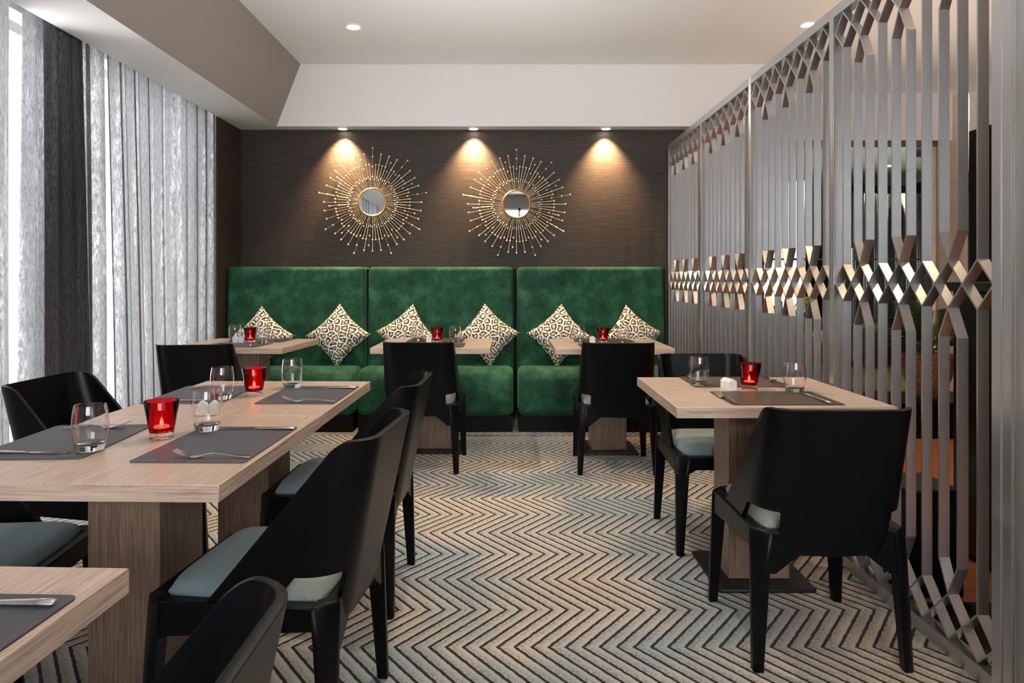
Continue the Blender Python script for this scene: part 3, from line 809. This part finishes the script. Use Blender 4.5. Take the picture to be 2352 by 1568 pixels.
for x, y, rz, lab in (
    (-.645, 2.083, 179, 'knife on the aisle side placemat of the front window table'),
    (-1.372, 1.800, 0, 'knife on the curtain side placemat of the front window table'),
    (-.628, 2.862, 179, 'knife on the aisle side placemat of the farther joined window table'),
    (-1.350, 2.573, 1, 'knife on the curtain side placemat of the farther joined window table'),
    (-.632, .962, 179, 'knife handle on the dark placemat in the bottom corner'),
    (1.180, 2.512, 91, 'knife on the camera side placemat of the screen table'),
    (.838, 3.205, 269, 'knife behind the tumbler on the far placemat of the screen table'),
    (-1.745, 4.66, 80, 'knife on the chair side of the curtain side back table')):
    NK.put((x, y, MZ2), R(rz), lab)

# ------------------------------------------------------------------ lobby furniture beyond the screen
hs = thing('host_stand', 'glossy black stand with an overhanging flat top behind the screen beside the wide post', 'stand', (2.37, 2.62, 0))
MB().box(-.40, .30, -.52, .42, .04, 1.155).build('body', black_lacquer, hs, bevel=.004)
MB().box(-.445, .345, -.565, .465, 1.156, 1.196).build('flat_top', black_lacquer, hs, bevel=.004)
MB().box(-.37, .27, -.49, .39, 0, .0399).build('plinth', black_matt, hs)
lp = tag(MB().box(2.85, 3.95, 5.2, 5.75, 0, .27).build('low_plinth', black_lacquer, bevel=.006), 'low black plinth under the granite planter', 'plinth')
tag(MB().box(1.475, 1.965, 1.60, 2.56, .0005, .008).build('shade_sheet', black_matt, bevel=.002, seg=1), 'black sheet standing in for shade between the screen and the black stand', 'mat')  # dark sheet laid on the parquet as the stand's shade
lb = tag(MB().box(1.51, 1.73, 2.60, 2.85, 0, .41).build('low_stool', black_lacquer, bevel=.01), 'low black cube stool on the parquet just behind the screen', 'stool')

def frond(mb, base, az, el, length, droop, nl, ll, rnd):
    pts = []
    for i in range(13):
        s = i / 12; r = length * s * math.cos(el) ; z = length * s * math.sin(el) - droop * s * s * length
        pts.append(Vector((base[0] + r * math.cos(az), base[1] + r * math.sin(az), base[2] + z)))
    mb.tube(pts, [.006 * (1 - .8 * i / 12) + .0012 for i in range(13)], 6)
    for k in range(nl):
        s = .22 + .78 * k / (nl - 1); i = min(11, int(s * 12)); p = pts[i].lerp(pts[i + 1], s * 12 - i); d = (pts[i + 1] - pts[i]).normalized()
        for sg in (-1, 1):
            side = d.cross(Vector((0, 0, 1))).normalized() * sg
            L = ll * (1 - .55 * abs(s - .45)) * rnd.uniform(.85, 1.1); dr = (side * .8 + d * .55 + Vector((0, 0, -.15))).normalized()
            w = d * .010; q = p + dr * L * .5 + Vector((0, 0, -.01)); e = p + dr * L + Vector((0, 0, -.12 * L - .02)); up = Vector((0, 0, .0012))
            vs = [p, q + w, e, q - w]; vs = vs + [v + up for v in vs]
            mb.add(vs, [(0, 1, 2, 3), (4, 7, 6, 5), (0, 4, 5, 1), (1, 5, 6, 2), (2, 6, 7, 3), (3, 7, 4, 0)])
def palm(label, loc, potprof, potm, leafm, fronds, seed, z0):
    rnd = random.Random(seed); t = thing('potted_palm', label, 'plant', loc)
    MB().lathe(potprof, 36).build('pot', potm, t, smooth=50)
    for az, el, L, dr in fronds:
        m = MB(); frond(m, (0, 0, z0), R(az), R(el), L, dr, 22, L * .42, rnd); m.build('frond', leafm, t)
palm('palm in a brown granite planter on the black plinth', (3.33, 5.46, .271),
     [(.0005, 0), (.10, 0), (.125, .05), (.17, .16), (.19, .26), (.19, .31), (.205, .32), (.205, .345), (.18, .345), (.175, .30), (.0005, .30)], granite_m, leaf_dark,
     [(200, 62, .62, .35), (150, 50, .6, .3), (250, 66, .55, .2), (300, 55, .6, .4), (20, 60, .6, .35), (90, 58, .6, .35), (120, 75, .62, .2), (220, 42, .5, .3)], 3, .30)
palm('bright yellow green palm behind the screen beside the glazed door', (2.10, 5.62, 0),
     [(.0005, 0), (.14, 0), (.19, .36), (.2, .38), (.18, .38), (.17, .33), (.0005, .33)], black_matt, leaf_light,
     [(180, 68, .9, .25), (205, 60, .8, .35), (150, 60, .8, .4), (240, 70, 1.05, .35), (280, 60, .9, .4), (325, 64, .9, .4), (10, 62, .8, .4), (190, 48, .55, .3), (345, 75, 1.0, .3), (265, 45, .75, .4)], 4, .36)

# ------------------------------------------------------------------ daylight and added ceiling fill
W = bpy.data.worlds.new('sky'); scene.world = W; W.use_nodes = True
W.node_tree.nodes['Background'].inputs[0].default_value = (.96, .98, 1, 1); W.node_tree.nodes['Background'].inputs[1].default_value = 14.0
def portal(loc, rot, sx, sy):
    l = bpy.data.lights.new('daylight_portal', 'AREA'); l.shape = 'RECTANGLE'; l.size = sx; l.size_y = sy; l.cycles.is_portal = True
    o = bpy.data.objects.new('daylight_portal', l); C.objects.link(o); o.location = loc; o.rotation_euler = rot; o['kind'] = 'helper'
portal((-2.80, 1.28, 1.35), (0, -PI / 2, 0), 2.5, 8.8)
portal((2.15, -3.34, 2.02), (-PI / 2, 0, PI), 6.3, 1.55)
def ceiling_fill(loc, sx, sy, p, col=(1, .95, .9)):  # fill without a fixture, added to brighten the ceiling
    l = bpy.data.lights.new('ceiling_fill', 'AREA'); l.shape = 'RECTANGLE'; l.size = sx; l.size_y = sy; l.energy = p; l.color = col
    o = bpy.data.objects.new('ceiling_fill', l); C.objects.link(o); o.location = loc; o.rotation_euler = (PI, 0, 0); o['kind'] = 'helper'
ceiling_fill((-.2, 3.4, 1.75), 2.2, 3.6, 24, (1, .97, .96))
ceiling_fill((3.2, 4.2, 1.9), 2.0, 3.0, 20, (1, .78, .6))

# ------------------------------------------------------------------ look
vs_ = scene.view_settings; vs_.view_transform = 'Standard'; vs_.look = 'None'; vs_.gamma = 1; vs_.exposure = .35; vs_.use_curve_mapping = False
cy = scene.cycles
cy.max_bounces = 16; cy.diffuse_bounces = 4; cy.glossy_bounces = 4; cy.transmission_bounces = 16; cy.transparent_max_bounces = 10
cy.caustics_reflective = False; cy.caustics_refractive = False; cy.sample_clamp_indirect = 6
cy.use_denoising = True
